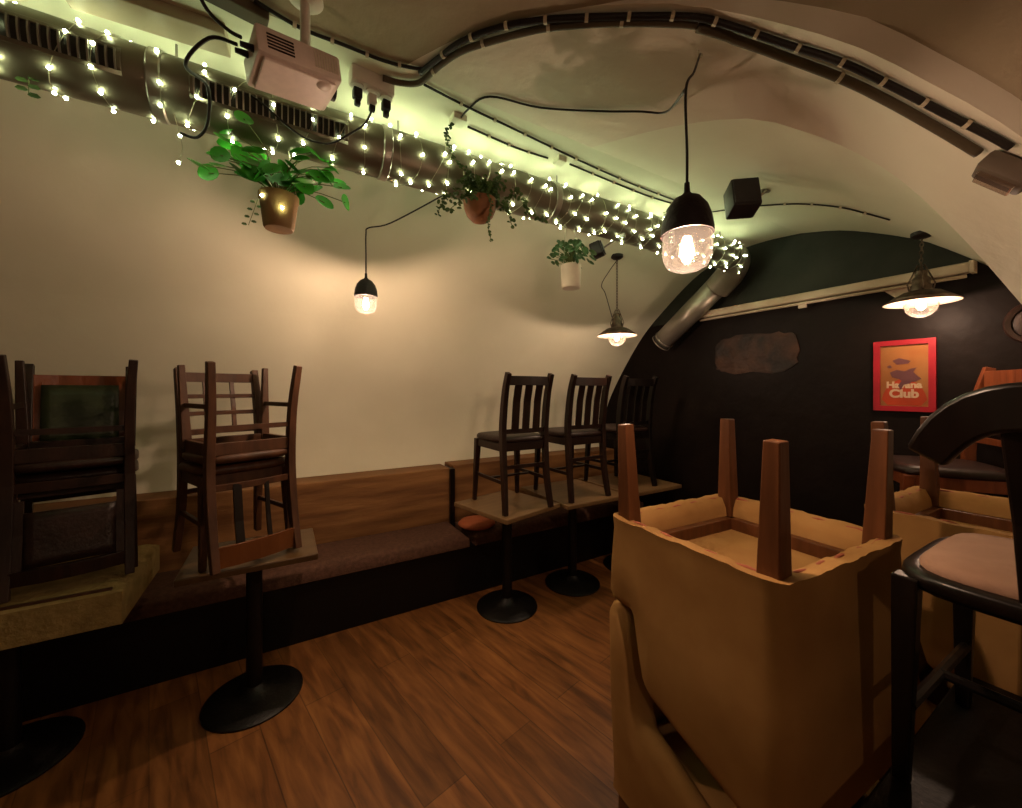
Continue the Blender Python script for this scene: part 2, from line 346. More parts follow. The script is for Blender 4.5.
# ------------------------------------------------------------ chairs
def frame_chair(name, label, cat, loc, rz, wood, style, flip=False, group=None, w=.40, d=.40, hs=.45, H=.93, legm=None):
    """upright wooden chair, front +y, origin on the floor centre"""
    t = thing(name, label, cat, loc, rz, group, flip); hw, hd = w / 2, d / 2; th = .032
    for s in (-1, 1):
        x = s * (hw - .02)
        # rear post: foot splays back, top leans back
        zs = [0, .22, hs, hs + .15, hs + .32, H]; ys = [-hd - .035, -hd + .0, -hd + .02, -hd + .012, -hd - .015, -hd - .055]
        pts = catmull([(x + s * (.012 if z == 0 else 0), y, z) for z, y in zip(zs, ys)], 3); n = len(pts)
        MB().bars(pts, [.030 + .006 * math.sin(PI * i / n) for i in range(n)], [.036 + .010 * math.sin(PI * i / n) for i in range(n)]).build('rear_leg', wood, t, bevel=.003)
        MB().beam((x + s * .015, hd - .005, 0), (x, hd - .03, hs - .03), .026, .026, .042, .042).build('front_leg', wood, t, bevel=.003)
        MB().beam((x, -hd + .02, .20), (x + s * .005, hd - .02, .20), .014, .022).build('side_stretcher', wood, t)
    if style in ('slat', 'crest'): MB().beam((-hw + .03, -.0, .20), (hw - .03, 0, .20), .022, .014, side=(0, 1, 0)).build('cross_stretcher', wood, t)
    MB().beam((-hw + .02, -hd + .01, .30), (hw - .02, -hd + .01, .30), .014, .024, side=(0, 1, 0)).build('rear_stretcher', wood, t)
    mb = MB(); a = .055
    for (p, q) in (((-hw + .01, hd - .03), (hw - .01, hd - .03)), ((-hw + .01, -hd + .02), (hw - .01, -hd + .02))): mb.beam((*p, hs - .055), (*q, hs - .055), .022, a, side=(0, 1, 0))
    for s in (-1, 1): mb.beam((s * (hw - .02), -hd + .02, hs - .055), (s * (hw - .02), hd - .03, hs - .055), .022, a, side=(1, 0, 0))
    mb.build('seat_frame', wood, t, bevel=.002)
    # seat cushion, rounded front
    n = 40; prof_ = []
    for i in range(n):
        a = 2 * PI * i / n; e = 4.5; cx, sy = math.cos(a), math.sin(a)
        prof_.append((math.copysign(abs(cx) ** (2 / e), cx) * (hw + .012), math.copysign(abs(sy) ** (2 / e), sy) * (hd + .005)))
    mb = MB(); rings = []
    for k, z in ((.93, hs - .028), (1, hs - .018), (1, hs - .002), (.96, hs + .010), (.80, hs + .016), (.4, hs + .019)):
        rings.append([mb._v((x * k, y * k, z)) for x, y in prof_])
    mb._loft(rings, True, True); mb.build('seat', 'dark_leather' if style != 'lattice' else 'chair_wood_mid', t, smooth=True, angle=60)
    def yb(z):
        for (z0, y0), (z1, y1) in zip(zip(zs, ys), list(zip(zs, ys))[1:]):
            if z <= z1: return y0 + (y1 - y0) * (z - z0) / (z1 - z0)
        return ys[-1]
    xi = hw - .03
    def rail(nm, z, hh, curve=.0, m=wood, dd=.018):
        MB().bars([(-xi, yb(z), z), (-xi * .5, yb(z) - curve * .75, z), (0, yb(z) - curve, z), (xi * .5, yb(z) - curve * .75, z), (xi, yb(z), z)], dd, hh, side=(0, 1, 0)).build(nm, m, t, bevel=.002)
    if style == 'lattice' and flip:
        rail('crest_rail', H - .06, .095, .02, 'table_wood'); rail('lower_rail', H - .36, .030, .02)
        for x, ww in ((-.05, .018), (.075, .034)): MB().bars([(x, yb(z) - .019, z) for z in (H - .37, H - .2, H - .08)], ww, .012).build('back_slat', 'black_wood', t)
    elif style == 'lattice':
        rail('crest_rail', H - .045, .05, .02); rail('lattice_rail', H - .145, .022, .02); rail('lattice_rail', H - .235, .022, .02); rail('lower_rail', H - .33, .030, .02)
        for x in (-.062, .062): MB().bars([(x, yb(z) - .019, z) for z in (H - .34, H - .2, H - .05)], .020, .012).build('lattice_upright', wood, t)
    elif style == 'slat':
        rail('crest_rail', H - .05, .062, .012); rail('lower_rail', hs + .05, .030, .008)
        for x in (-.085, 0, .085) if w > .3 else (-.06, 0, .06): MB().bars([(x, yb(z) - .01, z) for z in (hs + .05, hs + .25, H - .05)], .056, .010).build('back_slat', wood, t, bevel=.002)
    elif style == 'leather':
        rail('crest_rail', H - .075, .055, .025, 'chair_wood' if flip else 'red_wood', .028); rail('lower_rail', hs + .07, .04, .01)
        for s in (-1, 1): MB().bars([(s * (xi - .012), yb(z) - .004, z) for z in (hs + .12, hs + .25, H - .07)], .04, .02).build('back_stile', 'chair_wood' if flip else 'red_wood', t)
        mb = MB(); rows = []
        z9 = hs + (.17 if flip else .09)
        for z in [z9 + (H - .10 - z9) * k / 6 for k in range(7)]:
            rows.append([(x * (xi - .03), yb(z) + .020 * (1 - x * x) * .9 + .004 - .02 * (1 - x * x), z) for x in [-1 + 2 * i / 8 for i in range(9)]])
        mb.grid(rows).build('back_panel', 'dark_leather' if flip else 'green_leather', t, smooth=True, solid=.035)
    elif style == 'crest':
        rail('crest_rail', H - .06, .085, .03, wood, .024); rail('lower_rail', hs + .12, .03, .02)
        mb = MB(); rows = []
        for z in [hs + .15 + (H - .12 - hs - .15) * k / 4 for k in range(5)]:
            rows.append([(x * (xi - .02), yb(z) - .02 * (1 - x * x), z) for x in [-1 + 2 * i / 8 for i in range(9)]])
        mb.grid(rows).build('back_panel', 'dark_leather', t, smooth=True, solid=.025)
    return t
R = math.radians
def pair(style, name, wood, x, y, rz, lab_up, lab_inv, z=.752, grp=None, **k):
    """one chair standing on a table, the same kind upside down on its seat, back on the near side"""
    frame_chair(name, lab_up, 'chair', (x, y, z), rz + PI, wood, style, group=grp, **k)
    c, s = math.cos(rz), math.sin(rz)
    hs = k.get('hs', .45)
    off = -.05
    frame_chair(name, lab_inv, 'chair', (x - s * off, y + c * off, z + 2 * hs + .042), rz + PI, wood, style, flip=True, group=grp, **k)
# left: leather backed chairs, middle-left: lattice chairs
pair('leather', 'leather_back_chair', 'chair_wood', -.81, 2.55, R(14), 'dark wooden chair with green-black leather back panel standing upright on the far left table',
     'dark wooden chair stacked upside down on the green leather chair, legs pointing up', w=.38, d=.38, z=.760)
pair('lattice', 'lattice_back_chair', 'chair_wood_mid', -.21, 2.46, R(24), 'brown wooden chair with open lattice back standing upright on the varnished table',
     'brown wooden chair stacked upside down on the lattice back chair, legs pointing up and splayed', w=.39, d=.36)
# slat chairs on the right tables
frame_chair('slat_back_chair', 'dark slat-back chair with padded seat on the turned table, nearest of the row', 'chair', (1.43, 2.46, .752), R(1), 'chair_wood', 'slat', w=.385, d=.42, hs=.49, group='slat back chairs on the wall tables')
frame_chair('slat_back_chair', 'dark slat-back chair in the middle of the row, in front of the pale wall edge', 'chair', (1.985, 2.47, .752), R(1), 'chair_wood', 'slat', w=.385, d=.42, hs=.49, group='slat back chairs on the wall tables')
frame_chair('slat_back_chair', 'near-black slat-back chair at the far end of the row, against the black wall', 'chair', (2.55, 2.50, .752), R(0), 'black_wood', 'slat', w=.385, d=.42, hs=.49, group='slat back chairs on the wall tables')
# reddish chair at far right
frame_chair('padded_back_chair', 'reddish wooden chair with curved crest and dark round seat by the black end wall', 'chair', (2.78, .60, .752), R(32), 'red_wood', 'crest', w=.42, d=.40)

# ------------------------------------------------------------ pedestal tables
def table(x, y, rz, w, d, label, m='table_wood', group='square pedestal tables', base_r=.22):
    t = thing('pedestal_table', label, 'table', (x, y, 0), rz, group)
    MB().box((0, 0, .735), (w, d, .03), bev=.005).build('tabletop', m, t)
    MB().lathe([(base_r, 0), (base_r, .008), (base_r * .93, .018), (base_r * .5, .030), (.06, .045), (.04, .07)], n=40).build('base_plate', 'iron', t, smooth=True, angle=50)
    MB().lathe([(.036, .06), (.036, .70)], n=20).build('column', 'iron', t, smooth=True, angle=50)
    mb = MB(); mb.box((0, 0, .71), (w * .7, .05, .02)); mb.box((0, 0, .71), (.05, d * .7, .02)); mb.build('top_bracket', 'iron', t)
    return t
table(-1.0, 2.50, 0, .78, .54, 'pedestal table at the left edge of the room under the leather back chairs', 'chair_wood_mid')
table(-.125, 2.395, R(0), .56, .43, 'glossy varnished pedestal table under the lattice back chairs', 'table_dull')
table(1.41, 2.47, R(14), .54, .56, 'pedestal table with pale scuffed top, turned slightly, under the nearest slat-back chair', 'table_pale')
table(2.04, 2.50, 0, .60, .64, 'pedestal table with pale scuffed top under the middle slat-back chair', 'table_pale')
table(2.68, 2.50, 0, .62, .64, 'pedestal table with pale top against the black end wall under the darkest chair', 'table_pale')
table(2.80, .62, 0, .60, .62, 'pedestal table under the reddish chair at the end wall', 'chair_wood')
table(1.32, -.04, 0, .78, .72, 'black topped table carrying the black chair in the near right corner', 'iron')

# ------------------------------------------------------------ tub chairs
def tub_chair(label, loc, rz, flip, top_fn, flare, parts_seat=.55):
    t = thing('tub_chair', label, 'armchair', loc, rz, None, flip); hw, hd, z0 = .298, .268, .302
    n = 96; per = []
    for i in range(n):
        a = 2 * PI * (i + .5) / n; e = 18; c_, s_ = math.cos(a), math.sin(a)
        k = (abs(c_) ** e + abs(s_) ** e) ** (-1 / e); per.append((c_ * k, s_ * k))
    mb = MB(); rings = []
    def fl(y, z):  # outward lean above seat level
        return 1 + flare * max(0, (z - .45)) / .44
    secs = [(0, 'b', -.006), (-.003, 'b', .03), (.003, 'm', .5), (.003, 't', -.035), (-.006, 't', -.010), (-.022, 't', 0), (-.045, 't', -.003), (-.060, 't', -.02), (-.064, 'i', .40), (-.055, 'b', .030), (-.04, 'b', -.004)]
    rr = random.Random(5)
    wob = [rr.uniform(-1, 1) for _ in range(n)]
    for off, kind, z in secs:
        ring = []
        for i, (px, py) in enumerate(per):
            T = top_fn((1 - py) / 2)
            zz = {'b': z0 + z, 't': T + z, 'm': z0 + (T - z0) * z, 'i': min(z, T - .05)}[kind]
            if kind == 'b': zz += .0015 * math.sin(i * .9) + .002 * wob[i]
            f = fl(py, zz)
            ring.append(mb._v((px * (hw + off) * f, py * (hd + off) * (f if py < 0 else 1), zz)))
        rings.append(ring)
    mb._loft(rings + [rings[0]], True, False); mb.build('upholstery_shell', 'khaki_velvet', t, smooth=True, angle=75)
    mb = MB(); n2 = 48; rg = []
    for k, z in ((.97, .40), (1, .44), (1, parts_seat - .03), (.96, parts_seat - .008), (.8, parts_seat), (.4, parts_seat + .003)):
        rg.append([mb._v((px * (hw - .066) * k, py * (hd - .066) * k, z)) for px, py in per[::2]])
    mb._loft(rg, True, True); mb.build('seat_cushion', 'khaki_velvet', t, smooth=True, angle=60)
    mb = MB(); ih, jd = hw - .062, hd - .062
    for s in (-1, 1):
        mb.box((s * (ih - .012), 0, .385), (.028, jd * 2, .05)); mb.box((0, s * (jd - .012), .385), (ih * 2, .028, .05))
    mb.build('underside_frame', 'tub_leg', t, bevel=.002)
    MB().box((0, 0, .425), (ih * 2, jd * 2, .01)).build('underside_webbing', 'webbing', t)
    mb = MB(); r2 = [((px * (hw - .032)), (py * (hd - .032)), z0 + .001 + .004 * math.sin(i * 1.3)) for i, (px, py) in enumerate(per)]
    mb.tube(r2 + [r2[0]], .0052, 6); mb.build('edge_tape', 'edge_tape', t, smooth=True)
    for sx in (-1, 1):
        for sy in (-1, 1):
            MB().beam((sx * (hw - .040), sy * (hd - .040), 0), (sx * (hw - .052), sy * (hd - .052), .42), .036, .036, .056, .056).build('leg', 'tub_leg', t, bevel=.003)
    return t
def sm(a, b, x): x = max(0, min(1, (x - a) / (b - a))); return x * x * (3 - 2 * x)
def top_upper(s): return .565 + .195 * sm(.20, .33, s) + .105 * max(0, (s - .30) / .70)
def top_lower(s): return .44 + .145 * min(1, s / .8) + .303 * sm(.78, .92, s)
CX, CY, CR = 1.200, .660, R(-3)
tub_chair('khaki velvet tub chair standing upright beneath the nearest overturned one', (CX, CY, 0), CR + PI, False, top_lower, .02, .49)
tub_chair('nearest khaki velvet tub chair, overturned with four walnut legs pointing up', (CX, CY, 1.46), CR + PI, True, top_upper, .07)
tub_chair('khaki velvet tub chair standing upright under the farther overturned tub chair', (2.05, .30, 0), R(0) + PI, False, top_lower, .02, .49)
tub_chair('farther overturned khaki tub chair, legs up, behind the black chair', (2.05, .30, 1.46), R(0) + PI, True, top_upper, .10)

# ------------------------------------------------------------ black chair in the near right corner
t = thing('splat_back_chair', 'black wooden chair with curved crest rail and pinkish beige seat in the near right corner', 'chair', (1.32, .10, .752), 0)
for lx, ly in ((-.185, .19), (.20, .18), (-.185, -.19), (.20, -.18)):
    MB().beam((lx * 1.06, ly * 1.03, 0), (lx, ly, .43), .026, .026, .042, .042).build('leg', 'black_wood', t, bevel=.004)
MB().tube([(-.19, .185, .16), (.20, .178, .16)], .011, 8).build('stretcher', 'black_wood', t); MB().tube([(-.19, -.185, .16), (.20, -.178, .16)], .011, 8).build('stretcher', 'black_wood', t)
MB().tube([(.0, .18, .16), (.0, -.18, .16)], .011, 8).build('stretcher', 'black_wood', t)
n = 48; mb = MB(); rg = []
P_ = []
for i in range(n):
    a = 2 * PI * i / n; c_, s_ = math.cos(a), math.sin(a); k = (abs(c_) ** 5 + abs(s_) ** 5) ** (-1 / 5); P_.append((c_ * k, s_ * k))
for k, z in ((.94, .405), (1, .418), (1, .436), (.98, .442), (.90, .444)): rg.append([mb._v((x * .215 * k, y * .215 * k, z)) for x, y in P_])
mb._loft(rg, True, True); mb.build('seat_frame', 'black_wood', t, smooth=True, angle=50)
mb = MB(); rg = []
for k, z in ((.88, .440), (.89, .452), (.84, .464), (.6, .472), (.3, .475)): rg.append([mb._v((x * .215 * k, y * .215 * k, z)) for x, y in P_])
mb._loft(rg, True, True); mb.build('seat_pad', 'pink_fabric', t, smooth=True, angle=60)
# crest: boomerang arch along y, standing on a broad splat
n = 16; pts = []; wd = []
for i in range(n + 1):
    q = -1 + 2 * i / n; a = abs(q)
    pts.append((-.195 - .055 * (1 - q * q) , q * .158, .790 - .105 * a ** 3.0)); wd.append(.086 - .022 * a ** 2)
MB().bars(pts, .030, wd, side=(1, 0, 0)).build('crest_rail', 'black_wood', t, bevel=.008, smooth=True, angle=40)
MB().bars([(-.19, 0, .42), (-.20, 0, .58), (-.245, 0, .78)], .020, [.085, .10, .12], side=(1, 0, 0)).build('back_splat', 'black_wood', t, bevel=.004)

# ------------------------------------------------------------ benches
def cushion_mb(x0, x1, y0, y1, z0, z1, tuft=0, r=.03):
    mb = MB(); nx, ny = max(8, int((x1 - x0) / .04)), 12; rows = []
    for j in range(ny + 1):
        row = []
        for i in range(nx + 1):
            a, b = i / nx, j / ny; x, y = x0 + (x1 - x0) * a, y0 + (y1 - y0) * b
            ed = min(x - x0, x1 - x, y - y0, y1 - y); z = z1 - (r * (1 - min(1, ed / r)) ** 2 if ed < r else 0)
            if tuft: z -= tuft * (math.exp(-(((x / .16) % 1 - .5) ** 2 + ((y / .16) % 1 - .5) ** 2) * 60))
            row.append((x, y, z))
        rows.append(row)
    top = [[mb._v(p) for p in row] for row in rows]
    for a, b in zip(top, top[1:]):
        for i in range(len(a) - 1): mb.bm.faces.new((a[i], a[i + 1], b[i + 1], b[i]))
    loop = top[0] + [r_[-1] for r_ in top[1:]] + top[-1][-2::-1] + [r_[0] for r_ in top[-2:0:-1]]
    low = [mb.bm.verts.new((v.co.x, v.co.y, z0)) for v in loop]; m = len(loop)
    for i in range(m): j = (i + 1) % m; mb.bm.faces.new((loop[i], loop[j], low[j], low[i]))
    mb.bm.faces.new(low); return mb
t = thing('upholstered_bench', 'long low bench with dark brown cloth seat running along the wooden wall panelling', 'bench', (0, 0, 0))
cushion_mb(U0 + .02, 1.225, 2.72, 3.135, .38, .47).build('seat_cushion', 'brown_fabric', t, smooth=True, angle=50)
cushion_mb(1.275, 3.13, 2.72, 3.135, .38, .47).build('seat_cushion', 'brown_fabric', t, smooth=True, angle=50)
mb = MB(); mb.box(((U0 + 3.15) / 2, 2.94, .19), (3.12 - U0, .37, .38), bev=.005); mb.build('bench_base', 'iron', t)  # near-black tone also holds the shade below bench and tables
mb = cushion_mb(-1.44, -.575, 2.215, 2.79, .60, .759, tuft=.006, r=.025)
tag(mb.build('tufted_cover', 'khaki_bench', smooth=True, angle=60), 'khaki tufted padded cover draped over the leftmost table under the leather back chairs', 'table cover')
# small cushion under the nearest slat chair's table
mb = MB(); mb.lathe([(.05, 0), (.13, .004), (.15, .022), (.13, .042), (.05, .052)], n=28); o = mb.build('round_cushion', 'orange_cloth', smooth=True, loc=(1.36, 2.88, .471)); tag(o, 'small round orange-brown cushion lying on the brown bench behind the turned table', 'cushion')

# ------------------------------------------------------------ ventilation duct, fairy lights
PV, PH, PR = 1.66, 2.547, .097
duct = thing('ventilation_duct', 'long round ventilation duct hung under the vault, wrapped in fairy lights', 'duct', (0, 0, 0))
joints = [U0 + .02, -.34, .36, 1.2, 2.05, 2.80]
for a, b in zip(joints, joints[1:]):
    MB().tube([(a + .001, PV, PH), (b - .001, PV, PH)], PR, 40).build('duct_section', 'duct_dark', duct, smooth=True, angle=40)
for j in joints[1:-1]:
    MB().tube([(j - .018, PV, PH), (j - .014, PV, PH), (j + .014, PV, PH), (j + .018, PV, PH)], [PR + .001, PR + .005, PR + .005, PR + .001], 40).build('joint_band', 'galv', duct, smooth=True, angle=40)
for u in (-.30, .42, 1.25, 2.1, 2.7):
    MB().tube([(u, PV - .0, PH + PR), (u, PV, ceilz(u, PV))], .004, 6).build('hanger_rod', 'galv', duct)
# elbow and the short pipe going down to the left along the end wall
el = catmull([(2.80, PV, PH), (2.92, PV + .02, PH - .01), (3.00, PV + .10, PH - .07), (3.02, PV + .22, PH - .16)], 5)
MB().tube(el, PR + .004, 32).build('duct_elbow', 'galv', duct, smooth=True, angle=60)
dn = [Vector((3.02, PV + .20, PH - .125)), Vector((3.00, 2.38, 2.02))]
MB().tube(dn, PR * .88, 32, caps=False).build('branch_pipe', 'galv', duct, smooth=True, solid=.003)
ax = (dn[1] - dn[0]).normalized()
for k in (-.012, .03): MB().tube([dn[1] + ax * (k - .004), dn[1] + ax * (k + .004)], PR * .93, 32, caps=False).build('pipe_lip', 'galv', duct, smooth=True, solid=.004)
MB().tube([dn[1] + ax * -.01, dn[1] + ax * .02], PR * .86, 32).build('pipe_mouth_shade', 'void', duct, smooth=True, angle=40)  # dark disc standing for the shade inside the open pipe end
def on_duct(u, a, off=0):  # a = angle from the camera side (-v), up positive
    return Vector((u, PV - (PR + off) * math.cos(a), PH + (PR + off) * math.sin(a)))
def grille(u0, u1, a0, a1):
    mb = MB(); k = 8
    mb.grid([[on_duct(u0 + (u1 - u0) * i / 6, a0 + (a1 - a0) * j / k, .002) for j in range(k + 1)] for i in range(7)]); mb.build('grille_opening', 'void', duct, smooth=True)
    mb = MB()
    for (p, q, r_, s_) in ((u0 - .012, u1 + .012, a0 - .12, a0), (u0 - .012, u1 + .012, a1, a1 + .12), (u0 - .012, u0, a0, a1), (u1, u1 + .012, a0, a1)):
        mb.grid([[on_duct(p + (q - p) * i / 4, r_ + (s_ - r_) * j / 6, .005) for j in range(7)] for i in range(5)])
    mb.build('grille_frame', 'duct_dark', duct, smooth=True, solid=.003)
    mb = MB(); n = int((u1 - u0) / .018)
    for i in range(n + 1):
        u = u0 + (u1 - u0) * i / n; mb.bars([on_duct(u, a0 + (a1 - a0) * j / 5, .006) for j in range(6)], .004, .010, side=(1, 0, 0))
    mb.build('grille_fins', 'galv', duct)
grille(-.72, -.42, -.42, .12); grille(-.24, .20, -.48, .05)

def fairy(name_label, u0, u1, pitchf, bulb_gap, seed, r0=.0038, rmax=.0052):
    rr = random.Random(seed); string = thing('fairy_light_string', name_label, 'fairy lights', (0, 0, 0))
    pts = []; u = u0; a = 0
    while u < u1:
        pts.append(on_duct(u + .018 * math.sin(a * 1.7) + .01 * math.sin(a * .43), a, .004)); da = .2; a += da; u += pitchf(u) * da / (2 * PI)
    MB().tube(pts, .0011, 4).build('wire', 'wire', string)
    d = 0; spots = []; last = pts[0]; nxt = bulb_gap
    for p in pts[1:]:
        d += (p - last).length; last = p
        if d > nxt:
            nxt = d + bulb_gap * rr.uniform(.6, 1.45)
            q = p + (p - Vector((p.x, PV, PH))).normalized() * .004
            ang = math.atan2(q.z - PH, -(q.y - PV))
            spots.append((q, ang))
    vis = [q for q, ang in spots if -1.9 < ang < 1.75]
    hid = [q for q, ang in spots if not (-1.9 < ang < 1.75)]
    vis.sort(key=lambda q: (q - EYE).length)
    return string, vis, hid
def put_bulbs(string, vis, hid, r):
    for q in vis[:100]: MB().ball(q, r, 2).build('bulb', 'fairy', string, smooth=True)
    rest = vis[100:] + hid[::2]
    if rest:
        mb = MB()
        for q in rest: mb.ball(q, r, 1)
        tag(mb.build('far_bulbs', 'fairy', string, smooth=True), kind='stuff')
s1, v1, h1 = fairy('fairy light string wound loosely round the near stretch of duct up to the projector', -.86, .33, lambda u: .105, .068, 1)
# a loose end dangling under the duct
le = catmull([on_duct(-.30, -1.2, .004), (-.29, PV - .02, PH - .14), (-.285, PV, PH - .18), (-.295, PV - .0, PH - .23)], 5)
MB().tube(le, .0011, 4).build('loose_end', 'wire', s1); PP = EYE + ray(279, 213) * 1.44; v1 = v1[:95] + [le[6], le[-1], PP + Vector((-.052, -.040, .035)), PP + Vector((.010, -.066, -.005))]
put_bulbs(s1, v1, h1, .0050)
s2, v2, h2 = fairy('fairy light string wound densely round the far stretch of duct beyond the projector', .34, 2.93, lambda u: .075 if u < 1.2 else .085, .098, 2)
put_bulbs(s2, v2, h2, .0055)

# ------------------------------------------------------------ projector, mount, sockets
pj = thing('projector', 'off-white projector hanging from the ceiling in front of the duct', 'projector', (.030, 1.225, 2.405), R(12))
MB().box((0, 0, .042), (.235, .185, .078), bev=.010).build('body', 'proj', pj, smooth=True, angle=30)
MB().box((0, 0, -.001), (.200, .155, .008), bev=.003).build('bottom_plate', 'proj', pj)
MB().lathe([(.020, 0), (.024, .006), (.024, .012)], (.07, -.055, -.008), 20).build('foot', 'proj', pj, smooth=True)
mb = MB()
for i in range(5): mb.box((-.055 + .0, -.0935, .022 + i * .009), (.07, .003, .004))
mb.build('vent_slats', 'chair_wood', pj)
mb = MB()
for i in range(9): mb.box((.04 + i * .008, -.0935, .045), (.003, .003, .05))
mb.build('side_grille', 'clip', pj)
MB().tube([(.118, .03, .045), (.135, .03, .045)], .028, 24).build('lens', 'black', pj, smooth=True, angle=40)
for k, (yy, zz) in enumerate(((.02, .055), (-.05, .030))): MB().tube([(-.116, yy, zz), (-.150, yy, zz)], [.010, .007], 10).build('cable_plug', 'black', pj, smooth=True)
pj.scale = (.86, .86, .86); pj.rotation_euler = (0, R(-7), R(12))
mt = thing('projector_mount', 'white ceiling bracket with round plate holding the projector', 'bracket', (.055, 1.24, 0))
zc = ceilz(.055, 1.24)
MB().lathe([(.045, zc - .001), (.047, zc - .012), (.030, zc - .022), (.014, zc - .026)], n=24).build('ceiling_plate', 'white_plastic', mt, smooth=True, angle=40)
MB().lathe([(.013, zc - .02), (.013, 2.485)], n=16).build('drop_tube', 'white_plastic', mt, smooth=True, angle=40)
mb = MB()
for a in range(4): mb.beam((0, 0, 2.50), (.07 * math.cos(a * PI / 2 + .6), .06 * math.sin(a * PI / 2 + .6), 2.482), .012, .005, side=(0, 0, 1))
mb.lathe([(.02, 2.497), (.024, 2.507), (.02, 2.516)], n=12); mb.build('spider_arms', 'white_plastic', mt)
SP = onceil(372, 76, 0)
sb = thing('socket_strip', 'white surface-mounted socket strip on the ceiling right of the projector', 'socket', (SP.x, SP.y, 0), R(5))
zc = ceilz(SP.x, SP.y); zb = zc - .06
MB().box((0, 0, zc - .028), (.15, .055, .054), bev=.008).build('socket_box', 'white_plastic', sb, smooth=True, angle=30)
for i in range(3): MB().lathe([(.022, zb - .002), (.022, zb + .004)], (-.05 + i * .05, 0, 0), 20).build('socket_outlet', 'white_plastic', sb)
for i, (lab) in enumerate(('small black plug in the socket strip, closest to the projector', 'white and black plug in the middle of the socket strip', 'black adapter plug at the far end of the socket strip')):
    p = Matrix.Rotation(R(5), 3, 'Z') @ Vector((-.05 + i * .05, 0, 0)) + Vector((SP.x, SP.y, 0))
    pt = thing('power_plug', lab, 'plug', (p.x, p.y, zb - .004), R(5))
    MB().box((0, 0, -.022), (.030, .030, .034), bev=.005).build('plug_body', 'black' if i != 1 else 'white_plastic', pt, smooth=True, angle=30)
    MB().box((0, 0, -.052), (.020, .020, .020), bev=.004).build('plug_grip', 'black', pt, smooth=True, angle=30)
# cable from middle plug drooping to the duct and projector cables
pm = Vector((SP.x, SP.y, zb - .06))
cable('drooping_cable', None, .0035, 'thin black cable drooping from the socket strip across the duct to its left', pts=[pm, (SP.x - .02, SP.y + .03, zb - .10), (.20, 1.50, 2.48), (.14, 1.545, 2.455), (.05, 1.55, 2.46), (-.06, 1.55, 2.53), (-.14, 1.58, 2.575), (-.2, 1.62, 2.595)])
PJ = Matrix.Translation((.030, 1.225, 2.405)) @ Matrix.Rotation(R(12), 4, 'Z') @ Matrix.Diagonal((.86, .86, .86, 1))
a1 = PJ @ Vector((-.150, .02, .055)); a2 = PJ @ Vector((-.150, -.05, .030))
cable('projector_cable', None, .0045, 'black cable looping out of the projector and down behind the duct edge', pts=[a1, a1 + Vector((-.06, .02, .005)), a1 + Vector((-.12, .10, -.03)), (-.19, 1.44, 2.46), (-.20, 1.52, 2.40), (-.235, 1.58, 2.375), (-.28, 1.60, 2.385)])
cable('projector_cable', None, .0045, 'black cable rising from the projector to the ceiling at the top edge of the photo', pts=[a2, a2 + Vector((-.03, .01, .015)), a2 + Vector((-.075, .02, .06)), a2 + Vector((-.10, .0, .14)), onceil(226, -6, .01)])
# batten along the ceiling top left
mb = MB(); p, q = onceil(60, -22, .02), onceil(228, 34, .02); dd = (q - p)
t = tag(MB().beam(p, q, .10, .040, side=(0, 1, 0)).build('ceiling_batten', 'screen', bevel=.004), 'pale flat batten fixed to the ceiling in the top left corner', 'batten')
p, q = onceil(180, -30, .015), onceil(268, 16, .015)
tag(MB().beam(p, q, .05, .03, side=(0, 1, 0)).build('ceiling_conduit_box', 'cable_brown', bevel=.004), 'brown trunking on the ceiling above the projector cables', 'trunking')

# ------------------------------------------------------------ ceiling cables
cable('ceiling_cable', [(420, 66), (440, 50), (462, 34), (500, 20), (545, 12), (600, 9), (650, 8), (700, 8), (740, 17), (790, 33), (850, 52), (905, 78), (955, 104), (1000, 126), (1022, 138)], .009,
      'thick black cable clipped along the arch edge from upper middle to the right side', clips=14)
cable('ceiling_cable', [(254, -6), (300, 22), (345, 40), (385, 56), (420, 64), (428, 60)], .0055, 'black cable running past the projector mount to the thick cable bundle', clips=4)
cable('ceiling_cable', [(383, 70), (400, 75), (420, 75), (440, 58), (465, 42), (510, 28), (550, 19), (600, 15), (650, 14), (700, 15)], .010,
      'brown second cable running just below the thick black one in the upper middle', m='cable_brown', clips=4)
cable('ceiling_conduit', [(700, 16), (740, 27), (790, 44), (850, 66), (900, 90), (950, 118), (990, 142)], .012,
      'brown conduit under the black cable on the edge of the pink-lit arch', m='cable_brown', clips=1)
cable('ceiling_cable', [(424, 80), (470, 104), (520, 128), (575, 155), (630, 180), (676, 198)], .0045, 'upper of the two straight thin cables running towards the big pendant', clips=9)
cable('ceiling_cable', [(468, 123), (515, 144), (548, 155)], .0045, 'short thin cable between the two junction boxes', clips=3)
cable('ceiling_cable', [(570, 161), (610, 178), (650, 194), (690, 206)], .0045, 'lower thin cable running from the far junction box past the big pendant', clips=5)
cable('ceiling_cable', [(760, 203), (800, 201), (840, 204), (870, 211), (892, 217)], .0045, 'thin black cable clipped to the vault right of the loudspeaker', clips=4)
cable('ceiling_cable', [(676, 213), (710, 210), (738, 206)], .0035, 'short thin cable reaching the loudspeaker from behind the big pendant')
def jbox(px, py, label, s=.06):
    p = onceil(px, py, .012); o = MB().box((0, 0, 0), (s, s, .03), bev=.006).build('junction_box', 'plaster', smooth=True, angle=30, loc=p); tag(o, label, 'junction box')
    return p
J1 = jbox(458, 117, 'painted junction box on the ceiling above the trailing plant'); jbox(560, 158, 'painted junction box midway along the thin ceiling cables', .05)
